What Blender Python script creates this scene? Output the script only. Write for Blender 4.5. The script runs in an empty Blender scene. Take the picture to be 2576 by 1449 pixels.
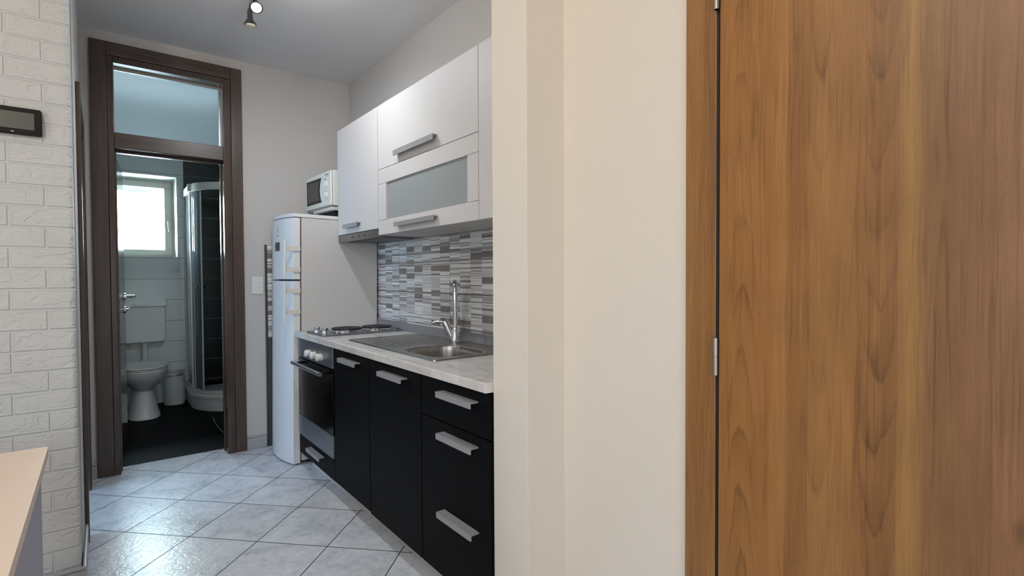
import bpy, bmesh, math, random
from mathutils import Vector, Matrix
random.seed(4)
C = bpy.context.scene.collection
PI = math.pi

# ------------------------------------------------------------------ materials
def lin(c):
    return tuple((v/255/12.92 if v/255 <= .04045 else ((v/255+.055)/1.055)**2.4) for v in c)

class NT:
    def __init__(s, name):
        s.m = bpy.data.materials.new(name); s.m.use_nodes = True
        s.t = s.m.node_tree; s.t.nodes.clear()
        s.out = s.t.nodes.new('ShaderNodeOutputMaterial')
    def n(s, typ, props=None, **ins):
        nd = s.t.nodes.new(typ)
        for k, v in (props or {}).items(): setattr(nd, k, v)
        for k, v in ins.items():
            key = int(k[1:]) if k[0] == '_' else k.replace('_', ' ')
            s.set(nd.inputs[key], v)
        return nd
    def set(s, sock, v):
        if hasattr(v, 'is_output'): s.t.links.new(v, sock)
        elif hasattr(v, 'outputs'): s.t.links.new(v.outputs[0], sock)
        else: sock.default_value = v
    def math(s, op, a, b=0.0, c=None):
        nd = s.t.nodes.new('ShaderNodeMath'); nd.operation = op
        s.set(nd.inputs[0], a); s.set(nd.inputs[1], b)
        if c is not None: s.set(nd.inputs[2], c)
        return nd.outputs[0]
    def xyz(s):
        tc = s.n('ShaderNodeTexCoord'); sp = s.n('ShaderNodeSeparateXYZ', Vector=tc.outputs['Object'])
        return tc.outputs['Object'], sp.outputs[0], sp.outputs[1], sp.outputs[2]
    def vec(s, x=0.0, y=0.0, z=0.0):
        return s.n('ShaderNodeCombineXYZ', X=x, Y=y, Z=z).outputs[0]
    def scaled(s, v, sc):
        return s.n('ShaderNodeMapping', Vector=v, Scale=sc).outputs[0]
    def noise(s, v, scale=5., detail=3., rough=.5, dist=0.):
        return s.n('ShaderNodeTexNoise', Vector=v, Scale=scale, Detail=detail, Roughness=rough, Distortion=dist).outputs[0]
    def white(s, v):
        return s.n('ShaderNodeTexWhiteNoise', {'noise_dimensions': '3D'}, Vector=v).outputs[0]
    def ramp(s, f, stops, interp='LINEAR'):
        nd = s.n('ShaderNodeValToRGB', Fac=f); cr = nd.color_ramp; cr.interpolation = interp
        while len(cr.elements) < len(stops): cr.elements.new(.5)
        for e, (p, c) in zip(cr.elements, stops):
            e.position = p; e.color = (*c, 1) if len(c) == 3 else c
        return nd.outputs[0]
    def mix(s, f, a, b, mode='MIX'):
        nd = s.t.nodes.new('ShaderNodeMix'); nd.data_type = 'RGBA'; nd.blend_type = mode
        s.set(nd.inputs[0], f)
        for i, v in ((6, a), (7, b)):
            if isinstance(v, tuple): v = (*v, 1) if len(v) == 3 else v
            s.set(nd.inputs[i], v)
        return nd.outputs[2]
    def bump(s, h, strength=.3, dist=.01):
        return s.n('ShaderNodeBump', Height=h, Strength=strength, Distance=dist).outputs[0]
    def done(s, color, rough=.5, metal=0., spec=.5, normal=None, coat=0., trans=0., ior=None):
        p = s.n('ShaderNodeBsdfPrincipled')
        if isinstance(color, tuple) and len(color) == 3: color = (*color, 1)
        s.set(p.inputs['Base Color'], color); s.set(p.inputs['Roughness'], rough); s.set(p.inputs['Metallic'], metal)
        s.set(p.inputs['Specular IOR Level'], spec); p.inputs['Coat Weight'].default_value = coat
        p.inputs['Transmission Weight'].default_value = trans
        if ior: p.inputs['IOR'].default_value = ior
        if normal is not None: s.set(p.inputs['Normal'], normal)
        s.t.links.new(p.outputs[0], s.out.inputs[0])
        return s.m

def plain(name, c, rough=.5, metal=0., spec=.5, nscale=0., nstr=.05, var=.04, coat=0.):
    t = NT(name); o, x, y, z = t.xyz(); c = lin(c)
    col = t.mix(t.noise(o, 6., 3.), tuple(v*(1-var) for v in c), tuple(min(1, v*(1+var)) for v in c))
    nrm = t.bump(t.noise(o, nscale, 3.), nstr, .004) if nscale else None
    return t.done(col, rough, metal, spec, nrm, coat)

def thin_glass(name, tint, refl=.12, rough=.02, body=0., bodycol=(1, 1, 1)):
    t = NT(name)
    tr = t.n('ShaderNodeBsdfTransparent', Color=(*tint, 1)); gl = t.n('ShaderNodeBsdfGlossy', Color=(1, 1, 1, 1), Roughness=rough)
    fr = t.n('ShaderNodeFresnel', IOR=1.45)
    f = t.math('MULTIPLY', fr.outputs[0], refl/.04*.35 if refl else 0.)
    base = tr.outputs[0]
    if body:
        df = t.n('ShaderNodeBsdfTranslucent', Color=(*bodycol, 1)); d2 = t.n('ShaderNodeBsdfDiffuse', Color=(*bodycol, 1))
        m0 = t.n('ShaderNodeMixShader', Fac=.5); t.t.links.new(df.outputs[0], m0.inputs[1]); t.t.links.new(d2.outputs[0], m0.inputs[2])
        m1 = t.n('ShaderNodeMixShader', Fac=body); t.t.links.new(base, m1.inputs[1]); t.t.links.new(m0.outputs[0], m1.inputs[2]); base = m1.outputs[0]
    mx = t.n('ShaderNodeMixShader'); t.set(mx.inputs[0], f); t.t.links.new(base, mx.inputs[1]); t.t.links.new(gl.outputs[0], mx.inputs[2])
    t.t.links.new(mx.outputs[0], t.out.inputs[0])
    return t.m

def emit(name, c, s):
    t = NT(name); e = t.n('ShaderNodeEmission', Color=(*c, 1), Strength=s); t.t.links.new(e.outputs[0], t.out.inputs[0]); return t.m

M = {}
M['paint'] = plain('wall_paint', (198, 195, 192), .75, nscale=180., nstr=.12, var=.015, spec=.25)
M['warm_paint'] = plain('warm_wall_paint', (222, 214, 203), .7, nscale=160., nstr=.12, var=.012, spec=.25)
M['ceiling'] = plain('ceiling_paint', (222, 222, 222), .8, nscale=150., nstr=.12, var=.015, spec=.2)
M['white'] = plain('white_laminate', (203, 201, 199), .48, var=.01, spec=.35)
M['white_gloss'] = plain('white_gloss_enamel', (224, 224, 224), .2, var=.01, spec=.5)
M['cream'] = plain('cream_plastic', (218, 215, 205), .4, var=.02)
M['white_plastic'] = plain('white_plastic', (222, 222, 216), .35, var=.01)
M['black'] = plain('black_plastic', (14, 13, 14), .45, var=.1, spec=.15)
M['rubber'] = plain('black_rubber', (12, 12, 12), .7)
M['matte_black'] = plain('matte_black_iron', (30, 29, 28), .6, nscale=400., nstr=.1)
M['chrome'] = plain('chrome', (215, 215, 218), .08, 1.)
M['brushed'] = plain('brushed_aluminium', (186, 188, 192), .3, 1.)
M['handle'] = plain('grey_aluminium_handle', (158, 158, 161), .45, .25)
M['ceramic'] = plain('white_ceramic', (222, 226, 226), .28, var=.01)
M['bin'] = plain('pale_grey_plastic', (190, 194, 194), .4)
M['dark_glass'] = plain('oven_glass', (6, 6, 7), .14, spec=.2)
M['screen'] = plain('blank_screen', (58, 61, 56), .4, var=.15)
M['bath_wall'] = plain('bathroom_paint', (226, 230, 230), .6, var=.02)
M['sink'] = None
M['table_top'] = plain('beige_laminate', (228, 208, 190), .5, nscale=300., nstr=.06, var=.02)
M['table_side'] = plain('grey_lilac_board', (168, 166, 176), .6, var=.04)
M['skirt'] = plain('grey_ceramic_skirting', (168, 170, 174), .35, nscale=30., nstr=.05, var=.06)
M['lock'] = plain('satin_steel', (170, 168, 166), .3, 1.)
M['mw_window'] = plain('microwave_door_glass', (48, 48, 48), .25, var=.05)
M['label'] = plain('dark_sticker', (84, 80, 76), .5, var=.25)
M['ink'] = plain('grey_print', (120, 120, 128), .5)
M['glass'] = thin_glass('clear_glass', (.93, .98, .97))
M['shower_glass'] = thin_glass('shower_glass', (.70, .86, .90), .12, .08, .36, (.62, .80, .90))  # pale blue body colour stands in for the window's reflection
M['bulb'] = emit('lit_bulb', (.86, .92, 1.), 18.)
M['bulb_off'] = plain('unlit_bulb', (226, 220, 190), .2)
M['upstand'] = plain('grey_upstand', (124, 125, 130), .4, .2)
M['lamp_metal'] = plain('dark_nickel', (112, 108, 106), .22, 1.)
M['profile'] = plain('dark_metal_edge', (82, 80, 80), .4, .6)

def frosted():
    t = NT('frosted_glass'); o, x, y, z = t.xyz()
    t.done((.88, .91, .93), .38, 0., .4, t.bump(t.noise(o, 500., 2.), .1, .002), trans=1., ior=1.2)
    p = t.out.inputs[0].links[0].from_node
    tl = t.n('ShaderNodeBsdfTranslucent', Color=(.80, .84, .88, 1)); mx = t.n('ShaderNodeMixShader', Fac=.27)
    t.t.links.new(p.outputs[0], mx.inputs[1]); t.t.links.new(tl.outputs[0], mx.inputs[2]); t.t.links.new(mx.outputs[0], t.out.inputs[0])
    return t.m
M['frosted'] = frosted()
def cab_glass():
    t = NT('frosted_cabinet_glass'); o, x, y, z = t.xyz()
    return t.done(lin((206, 213, 214)), .32, 0., .5, t.bump(t.noise(o, 500., 2.), .05, .002), trans=.5, ior=1.3)
M['cab_glass'] = cab_glass()

def brown_wood():
    t = NT('dark_brown_laminate'); o, x, y, z = t.xyz()
    g = t.noise(t.scaled(o, (90, 90, 3)), 1., 4., .6)
    b = t.noise(t.scaled(o, (14, 14, 1.2)), 1., 2.)
    col = t.ramp(t.math('ADD', t.math('MULTIPLY', g, .6), t.math('MULTIPLY', b, .4)),
                 [(.3, lin((54, 43, 37))), (.5, lin((74, 60, 52))), (.72, lin((92, 77, 68)))])
    return t.done(col, .33, 0., .5, t.bump(g, .08, .002))
M['brown'] = brown_wood()
M['brown_gloss'] = brown_wood(); M['brown_gloss'].name = 'dark_brown_glossy_laminate'; M['brown_gloss'].node_tree.nodes['Principled BSDF'].inputs['Roughness'].default_value = .16
def brown_h():
    t = NT('dark_brown_laminate_crosswise'); o, x, y, z = t.xyz()
    g = t.noise(t.scaled(o, (3, 90, 90)), 1., 4., .6)
    col = t.ramp(g, [(.3, lin((54, 43, 37))), (.5, lin((74, 60, 52))), (.72, lin((92, 77, 68)))])
    return t.done(col, .33, 0., .5, t.bump(g, .08, .002))
M['brown_h'] = brown_h()

def oak(name, seed, dark=1.):
    t = NT(name); o, x, y, z = t.xyz()
    o = t.n('ShaderNodeMapping', Vector=o, Location=(0, seed, seed*1.7)).outputs[0]
    sp = t.n('ShaderNodeSeparateXYZ', Vector=o); y = sp.outputs[1]; z = sp.outputs[2]
    # board bands of slightly different tone
    wob = t.math('MULTIPLY', t.math('SUBTRACT', t.noise(t.vec(0., y, t.math('MULTIPLY', z, 1.2)), 2.2, 2.), .5), .03)
    yy = t.math('ADD', y, wob)
    band = t.noise(t.vec(0., t.math('MULTIPLY', yy, 17.), t.math('MULTIPLY', z, .35)), 1., 1.5, .5)
    # cathedral figure: thin dark contour lines of a stretched noise
    fld = t.noise(t.vec(0.3, t.math('MULTIPLY', y, 7.), t.math('MULTIPLY', z, .62)), 1., 2., .45, .35)
    ring = t.math('FRACT', t.math('MULTIPLY', fld, 13.))
    ringd = t.ramp(ring, [(0., (.9, .9, .9)), (.10, (.6, .6, .6)), (.45, (.2, .2, .2)), (.8, (0, 0, 0)), (1., (.9, .9, .9))])
    msk = t.ramp(t.noise(t.vec(7., t.math('MULTIPLY', y, 6.), t.math('MULTIPLY', z, .7)), 1., 2.), [(.45, (0, 0, 0)), (.66, (1, 1, 1))])
    ringd = t.math('MULTIPLY', ringd, t.math('ADD', t.math('MULTIPLY', msk, .85), .1))
    grain = t.noise(t.vec(2., t.math('MULTIPLY', yy, 190.), t.math('MULTIPLY', z, 5.)), 1., 4., .6)
    pore = t.noise(t.vec(5., t.math('MULTIPLY', yy, 420.), t.math('MULTIPLY', z, 26.)), 1., 2., .5)
    blot = t.noise(t.vec(9., t.math('MULTIPLY', y, 11.), t.math('MULTIPLY', z, 2.6)), 1., 3.)
    # knots
    kv = t.n('ShaderNodeTexVoronoi', {'feature': 'F1'}, Vector=t.vec(0., t.math('MULTIPLY', yy, 5.2), t.math('MULTIPLY', z, 1.9)), Scale=1.).outputs['Distance']
    knot = t.ramp(kv, [(.015, (1, 1, 1)), (.04, (.5, .5, .5)), (.075, (0, 0, 0))])
    def ridge(seed, fy, fz, w):
        n_ = t.noise(t.vec(seed, t.math('MULTIPLY', yy, fy), t.math('MULTIPLY', z, fz)), 1., 2., .5, .25)
        return t.ramp(t.math('ABSOLUTE', t.math('SUBTRACT', n_, .5)), [(0., (1, 1, 1)), (w*.5, (.5, .5, .5)), (w, (0, 0, 0))])
    smask = t.ramp(t.noise(t.vec(11., t.math('MULTIPLY', yy, 9.), t.math('MULTIPLY', z, 1.6)), 1., 2.), [(.42, (0, 0, 0)), (.6, (1, 1, 1))])
    streak = t.math('ADD', t.math('MULTIPLY', ridge(21., 34., 1.1, .035), .6), t.math('MULTIPLY', ridge(27., 75., 2.2, .05), .4))
    streak = t.math('MULTIPLY', streak, t.math('ADD', t.math('MULTIPLY', smask, .8), .2))
    f = t.math('ADD', t.math('MULTIPLY', band, .52), t.math('ADD', t.math('MULTIPLY', grain, .34), t.math('MULTIPLY', blot, .20)))
    f = t.math('SUBTRACT', f, t.math('MULTIPLY', ringd, .09))
    f = t.math('SUBTRACT', f, t.math('MULTIPLY', streak, .13))
    f = t.math('SUBTRACT', f, t.math('MULTIPLY', t.math('SUBTRACT', pore, .5), .16))
    f = t.math('SUBTRACT', f, t.math('MULTIPLY', knot, .22))
    d = dark
    col = t.ramp(f, [(.10, lin((70*d, 44*d, 27*d))), (.28, lin((104*d, 71*d, 42*d))), (.45, lin((142*d, 98*d, 55*d))), (.60, lin((160*d, 115*d, 66*d))), (.76, lin((176*d, 137*d, 80*d)))])
    return t.done(col, .42, 0., .4, t.bump(grain, .07, .002))
def oak_leaf():
    t = NT('oak_veneer_door'); o, x, y, z = t.xyz()
    Y = t.math('ADD', y, .33)
    wob = t.math('MULTIPLY', t.math('SUBTRACT', t.noise(t.vec(1., t.math('MULTIPLY', Y, 5.), t.math('MULTIPLY', z, 1.7)), 1., 2., .5), .5), .030)
    yy = t.math('ADD', Y, wob)
    fine = t.math('MULTIPLY', t.math('SUBTRACT', t.noise(t.vec(2., t.math('MULTIPLY', Y, 60.), t.math('MULTIPLY', z, 3.)), 1., 2.), .5), .010)
    # veneer strips
    e = t.math('DIVIDE', t.math('ADD', t.math('ADD', Y, t.math('MULTIPLY', wob, .35)), t.math('ADD', fine, .06)), .78)
    P = lambda v: (v+.06)/.78
    strips = [(-.06, (136, 99, 68)), (.10, (150, 109, 73)), (.195, (140, 100, 66)), (.245, (134, 97, 62)), (.292, (142, 103, 63)), (.309, (166, 126, 73)), (.331, (144, 102, 60)), (.405, (150, 106, 61)), (.452, (160, 116, 69)), (.492, (148, 104, 59)), (.527, (138, 96, 54)), (.543, (162, 115, 66)), (.575, (150, 103, 57)), (.632, (158, 111, 61)), (.675, (150, 104, 57))]
    base = t.ramp(e, [(P(v), lin(c)) for v, c in strips], 'CONSTANT')
    soft = t.ramp(e, [(P(v), lin(c)) for v, c in strips], 'LINEAR')
    base = t.mix(1., t.mix(.6, base, soft), t.ramp(e, [(P(.05), (.72, .72, .76)), (P(.30), (.82, .81, .81)), (P(.68), (.93, .92, .90))]), 'MULTIPLY')  # last ramp darkens towards low Y: light falloff put into the colour
    def gauss(c, w):
        d = t.math('DIVIDE', t.math('SUBTRACT', yy, c), w); return t.math('POWER', 2.718, t.math('MULTIPLY', t.math('MULTIPLY', d, d), -1.))
    def cath(c, w, k, n, sign, seed):
        d = t.math('SUBTRACT', yy, c)
        nz = t.math('MULTIPLY', t.noise(t.vec(seed, t.math('MULTIPLY', Y, 26.), t.math('MULTIPLY', z, 5.)), 1., 3., .55), .16)
        q = t.math('ADD', t.math('ADD', t.math('MULTIPLY', z, sign), t.math('MULTIPLY', t.math('MULTIPLY', d, d), k)), nz)
        ring = t.math('FRACT', t.math('MULTIPLY', q, n))
        lines = t.ramp(ring, [(0., (1, 1, 1)), (.16, (.45, .45, .45)), (.5, (.1, .1, .1)), (.9, (0, 0, 0)), (1., (.8, .8, .8))])
        part = t.ramp(t.noise(t.vec(seed+4., t.math('MULTIPLY', Y, 3.), t.math('MULTIPLY', z, 1.7)), 1., 1.), [(.36, (.15, .15, .15)), (.58, (1, 1, 1))])
        return t.math('MULTIPLY', t.math('MULTIPLY', lines, gauss(c, w)), part)
    ca_ = t.math('ADD', cath(.366, .030, -95., 7., 1., 3.), t.math('ADD', cath(.645, .034, -130., 6., -1., 8.), cath(.475, .022, -210., 4.5, 1., 14.)))
    def ridge(seed, fy, fz, w):
        n_ = t.noise(t.vec(seed, t.math('MULTIPLY', yy, fy), t.math('MULTIPLY', z, fz)), 1., 2., .55, .1)
        return t.ramp(t.math('ABSOLUTE', t.math('SUBTRACT', n_, .5)), [(0., (1, 1, 1)), (w*.4, (.55, .55, .55)), (w, (0, 0, 0))])
    def mask(seed, fy, fz, lo, hi): return t.ramp(t.noise(t.vec(seed, t.math('MULTIPLY', yy, fy), t.math('MULTIPLY', z, fz)), 1., 2.), [(lo, (0, 0, 0)), (hi, (1, 1, 1))])
    st = t.math('ADD', t.math('MULTIPLY', ridge(21., 30., .8, .035), mask(31., 14., 2.2, .44, .6)), t.math('MULTIPLY', t.math('MULTIPLY', ridge(27., 85., 1.6, .05), mask(33., 20., 2.8, .45, .62)), .8))
    light = t.math('MULTIPLY', ridge(41., 36., 1.0, .04), mask(43., 15., 2.4, .47, .62))
    grain = t.math('SUBTRACT', t.noise(t.vec(2., t.math('MULTIPLY', yy, 260.), t.math('MULTIPLY', z, 9.)), 1., 4., .6), .5)
    pore = t.math('SUBTRACT', t.noise(t.vec(5., t.math('MULTIPLY', Y, 520.), t.math('MULTIPLY', z, 70.)), 1., 2., .5), .5)
    blot = t.math('SUBTRACT', t.noise(t.vec(9., t.math('MULTIPLY', Y, 16.), t.math('MULTIPLY', z, 4.5)), 1., 3.), .5)
    kv = t.n('ShaderNodeTexVoronoi', {'feature': 'F1'}, Vector=t.vec(0., t.math('MULTIPLY', yy, 8.), t.math('MULTIPLY', z, 3.1)), Scale=1.).outputs['Distance']
    knot = t.ramp(kv, [(.015, (1, 1, 1)), (.05, (.5, .5, .5)), (.10, (0, 0, 0))])
    v = t.math('ADD', 1., t.math('ADD', t.math('MULTIPLY', grain, .34), t.math('ADD', t.math('MULTIPLY', pore, .24), t.math('MULTIPLY', blot, .50))))
    v = t.math('SUBTRACT', v, t.math('ADD', t.math('MULTIPLY', ca_, .38), t.math('ADD', t.math('MULTIPLY', st, .27), t.math('MULTIPLY', knot, .42))))
    v = t.math('MAXIMUM', t.math('ADD', v, t.math('MULTIPLY', light, .16)), .3)
    col = t.mix(1., base, t.vec(v, t.math('POWER', v, 1.06), t.math('POWER', v, 1.15)), 'MULTIPLY')
    return t.done(col, .42, 0., .35, t.bump(grain, .06, .002))
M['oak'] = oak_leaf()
M['oak_frame'] = oak('oak_frame_veneer', 1.2, .92)

def tile_floor():
    t = NT('grey_floor_tiles'); o, x, y, z = t.xyz()
    r2 = 1/math.sqrt(2)
    v = t.math('MULTIPLY', t.math('SUBTRACT', y, x), r2)
    u0 = t.math('MULTIPLY', t.math('ADD', x, y), r2)
    u = t.math('SUBTRACT', u0, t.math('MULTIPLY', t.math('SUBTRACT', v, 2.6), .02))
    U = t.math('DIVIDE', t.math('SUBTRACT', u, 3.115), .381); V = t.math('DIVIDE', t.math('SUBTRACT', v, 2.603), .3595)
    def line(q, w):
        f = t.math('FRACT', q); return t.math('LESS_THAN', t.math('MINIMUM', f, t.math('SUBTRACT', 1., f)), w)
    g = t.math('MAXIMUM', line(U, .0065), line(V, .0065))
    rnd = t.white(t.vec(t.math('FLOOR', U), t.math('FLOOR', V)))
    so = t.n('ShaderNodeVectorMath', {'operation': 'ADD'}, _0=o, _1=t.n('ShaderNodeVectorMath', {'operation': 'SCALE'}, _0=t.vec(rnd, rnd, rnd), Scale=9.).outputs[0]).outputs[0]
    n1 = t.noise(so, 5., 6., .62, .5); n2 = t.noise(so, 28., 4., .6)
    f = t.math('ADD', t.math('MULTIPLY', n1, .65), t.math('MULTIPLY', n2, .35))
    col = t.ramp(f, [(.32, lin((168, 172, 181))), (.48, lin((205, 209, 217))), (.64, lin((224, 226, 232)))])
    col = t.mix(t.math('MULTIPLY', rnd, .1), col, lin((150, 152, 158)))
    col = t.mix(g, col, lin((34, 35, 42)))
    h = t.math('SUBTRACT', t.math('MULTIPLY', t.noise(so, 46., 3., .55, .6), 1.), t.math('MULTIPLY', g, 1.5))
    rough = t.math('ADD', t.math('MULTIPLY', n2, .12), t.math('ADD', .19, t.math('MULTIPLY', g, .4)))
    return t.done(col, rough, 0., .13, t.bump(h, .36, .004))
M['floor'] = tile_floor()

def mosaic(axis):
    t = NT('striped_mosaic_tile_' + axis); o, x, y, z = t.xyz()
    a = y if axis == 'y' else x
    off, w = (2.661, .1105) if axis == 'y' else (.97, .1105)
    A = t.math('DIVIDE', t.math('SUBTRACT', a, off), w)
    col = t.math('FLOOR', A)
    zz = t.math('SUBTRACT', z, .8155)
    zt = t.math('MODULO', zz, .35)
    jig = t.math('MULTIPLY', t.white(t.vec(col, 3.)), .02)
    zj = t.math('ADD', zz, jig)
    # thin rows, medium rows, blocks
    r1 = t.math('FLOOR', t.math('DIVIDE', zj, .0066)); r2 = t.math('FLOOR', t.math('DIVIDE', zj, .0126)); r3 = t.math('FLOOR', t.math('DIVIDE', zj, .0352))
    w1 = t.white(t.vec(col, r1, 1.)); w2 = t.white(t.vec(col, r2, 2.)); w3 = t.white(t.vec(col, r3, 3.)); s3 = t.white(t.vec(col, r3, 4.)); s2 = t.white(t.vec(col, r2, 5.))
    v = t.mix(t.math('LESS_THAN', s2, .42), w1, w2)
    blk = t.math('LESS_THAN', s3, .14)
    dark3 = t.math('MULTIPLY', t.math('LESS_THAN', w3, .5), 1.)
    rowline = t.math('LESS_THAN', t.white(t.vec(0., t.math('FLOOR', t.math('DIVIDE', zz, .0072)), 8.)), .08)
    stone = t.noise(t.scaled(o, (30, 30, 160)), 1., 3.)
    c = t.ramp(v, [(0., lin((132, 126, 122))), (.14, lin((168, 166, 164))), (.32, lin((206, 206, 206))), (.62, lin((226, 226, 226))), (.84, lin((240, 240, 239)))], 'CONSTANT')
    cb = t.mix(dark3, lin((196, 196, 196)), lin((126, 120, 116)))
    c = t.mix(blk, c, cb)
    c = t.mix(t.math('MULTIPLY', rowline, .75), c, lin((120, 116, 112)))
    c = t.mix(t.math('MULTIPLY', t.math('SUBTRACT', stone, .35), .3), c, lin((130, 128, 124)))
    jA = t.math('DIVIDE', t.math('SUBTRACT', a, off), w*6); fA = t.math('FRACT', jA)
    ja = t.math('LESS_THAN', t.math('MINIMUM', fA, t.math('SUBTRACT', 1., fA)), .0022)
    jz = t.math('LESS_THAN', zt, .0035)
    j = t.math('MAXIMUM', ja, jz)
    c = t.mix(j, c, lin((84, 82, 80)))
    return t.done(c, .22, 0., .5, t.bump(t.math('SUBTRACT', t.math('MULTIPLY', v, .25), j), .12, .003))
M['mosaic'] = mosaic('y'); M['mosaic_x'] = mosaic('x')

def worktop():
    t = NT('pale_marble_laminate'); o, x, y, z = t.xyz()
    wv = t.noise(t.scaled(o, (22, 3.2, 22)), 1., 5., .6, .6)
    vein = t.noise(t.scaled(o, (3., 5., 3.)), 1., 5., .6, 1.4)
    v = t.ramp(t.math('ABSOLUTE', t.math('SUBTRACT', vein, .5)), [(0., (1, 1, 1)), (.035, (.35, .35, .35)), (.09, (0, 0, 0))])
    col = t.ramp(wv, [(.3, lin((192, 187, 184))), (.5, lin((212, 208, 205))), (.7, lin((222, 219, 216)))])
    col = t.mix(t.math('MULTIPLY', v, .26), col, lin((160, 156, 154)))
    return t.done(col, .25, 0., .5)
M['worktop'] = worktop()
def black_wood():
    t = NT('black_woodgrain_laminate'); o, x, y, z = t.xyz()
    g = t.noise(t.scaled(o, (160, 160, 6)), 1., 4., .6)
    col = t.ramp(g, [(.35, lin((8, 8, 9))), (.65, lin((14, 14, 15)))])
    return t.done(col, .5, 0., .06, t.bump(g, .12, .002))
M['black_wood'] = black_wood()
def steel(name, c, rough, sc):
    t = NT(name); o, x, y, z = t.xyz()
    g = t.noise(t.scaled(o, sc), 1., 3.)
    return t.done(t.mix(g, lin(tuple(v*.92 for v in c)), lin(c)), t.math('ADD', rough, t.math('MULTIPLY', g, .12)), 1.)
M['sink'] = steel('brushed_sink_steel', (182, 178, 173), .26, (200, 8, 200))
M['steel'] = steel('brushed_oven_steel', (156, 157, 162), .34, (200, 6, 200))
M['hood'] = steel('hood_steel', (150, 147, 142), .4, (60, 4, 60))
def bath_tiles(name, c1, c2, grout, w, x0, h=.2135, z0=1.26, rough=.18, axis='x', gw=.0025):
    t = NT(name); o, x, y, z = t.xyz()
    a = x if axis == 'x' else y
    A = t.math('DIVIDE', t.math('SUBTRACT', a, x0), w); Z = t.math('DIVIDE', t.math('SUBTRACT', z, z0), h)
    def line(q, ww):
        f = t.math('FRACT', q); return t.math('LESS_THAN', t.math('MINIMUM', f, t.math('SUBTRACT', 1., f)), ww)
    g = t.math('MAXIMUM', line(A, gw/w), line(Z, gw/h))
    col = t.mix(t.noise(o, 14., 3.), lin(c1), lin(c2)); col = t.mix(g, col, lin(grout))
    return t.done(col, rough, 0., .5, t.bump(t.math('SUBTRACT', 1., g), .2, .002))
M['bath_white'] = bath_tiles('white_bathroom_tiles', (220, 226, 227), (228, 232, 232), (150, 155, 157), 3., -1.2)
M['bath_black'] = bath_tiles('black_bathroom_tiles', (15, 15, 18), (21, 21, 24), (120, 120, 126), .68, .655, rough=.2)
M['bath_black_side'] = bath_tiles('black_bathroom_side_tiles', (15, 15, 18), (21, 21, 24), (120, 120, 126), .68, 6.4, rough=.2, axis='y')
def bath_floor():
    t = NT('black_bathroom_floor_tiles'); o, x, y, z = t.xyz()
    r2 = 1/math.sqrt(2)
    U = t.math('DIVIDE', t.math('MULTIPLY', t.math('ADD', x, y), r2), .42); V = t.math('DIVIDE', t.math('MULTIPLY', t.math('SUBTRACT', y, x), r2), .42)
    def line(q, ww):
        f = t.math('FRACT', q); return t.math('LESS_THAN', t.math('MINIMUM', f, t.math('SUBTRACT', 1., f)), ww)
    g = t.math('MAXIMUM', line(U, .003), line(V, .003))
    col = t.mix(g, t.mix(t.noise(o, 20.), lin((9, 9, 11)), lin((16, 16, 18))), lin((40, 40, 44)))
    return t.done(col, .5, 0., .03)
M['bath_floor'] = bath_floor()
def brick():
    t = NT('white_foam_brick'); o, x, y, z = t.xyz()
    RH, RW = .0806, .2125
    row = t.math('FLOOR', t.math('DIVIDE', t.math('SUBTRACT', z, 1.389), RH))
    # panel rows shift by half a brick, with now and then a repeated row where two panels meet
    k10 = t.math('FLOOR', t.math('DIVIDE', t.math('ADD', row, 41.), 9.))
    par = t.math('MODULO', t.math('ADD', t.math('ADD', row, k10), 40.), 2.)
    Zf = t.math('FRACT', t.math('DIVIDE', t.math('SUBTRACT', z, 1.389), RH))
    xo = t.math('ADD', t.math('DIVIDE', t.math('ADD', x, .164), RW), t.math('MULTIPLY', par, .5))
    colm = t.math('FLOOR', xo); Xf = t.math('FRACT', xo)
    dz = t.math('MULTIPLY', t.math('MINIMUM', Zf, t.math('SUBTRACT', 1., Zf)), RH)
    dx = t.math('MULTIPLY', t.math('MINIMUM', Xf, t.math('SUBTRACT', 1., Xf)), RW)
    d = t.math('MINIMUM', dz, dx)
    prof = t.ramp(t.math('DIVIDE', d, .02), [(0., (0, 0, 0)), (.12, (.05, .05, .05)), (.30, (.8, .8, .8)), (1., (1, 1, 1))])
    rnd = t.white(t.vec(colm, row, 2.))
    p2 = t.n('ShaderNodeVectorMath', {'operation': 'ADD'}, _0=t.scaled(o, (1., 1., 1.3)), _1=t.vec(t.math('MULTIPLY', rnd, 5.), 0., 0.)).outputs[0]
    cut = t.noise(p2, 15., 2., .5, 1.3)
    carve = t.ramp(cut, [(.36, (0, 0, 0)), (.50, (1, 1, 1)), (.56, (1, 1, 1)), (.64, (.4, .4, .4))])
    inner = t.ramp(t.math('DIVIDE', d, .02), [(.35, (0, 0, 0)), (.75, (1, 1, 1))])
    cv = t.math('MULTIPLY', t.math('MULTIPLY', t.math('SUBTRACT', 1., carve), inner), .5)
    fine = t.noise(o, 120., 2.)
    h = t.math('ADD', t.math('SUBTRACT', prof, cv), t.math('MULTIPLY', fine, .14))
    col = t.mix(t.noise(o, 9., 3.), lin((194, 196, 196)), lin((204, 206, 206)))
    return t.done(col, .6, 0., .3, t.bump(h, .68, .007))
M['brick'] = brick()

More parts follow.
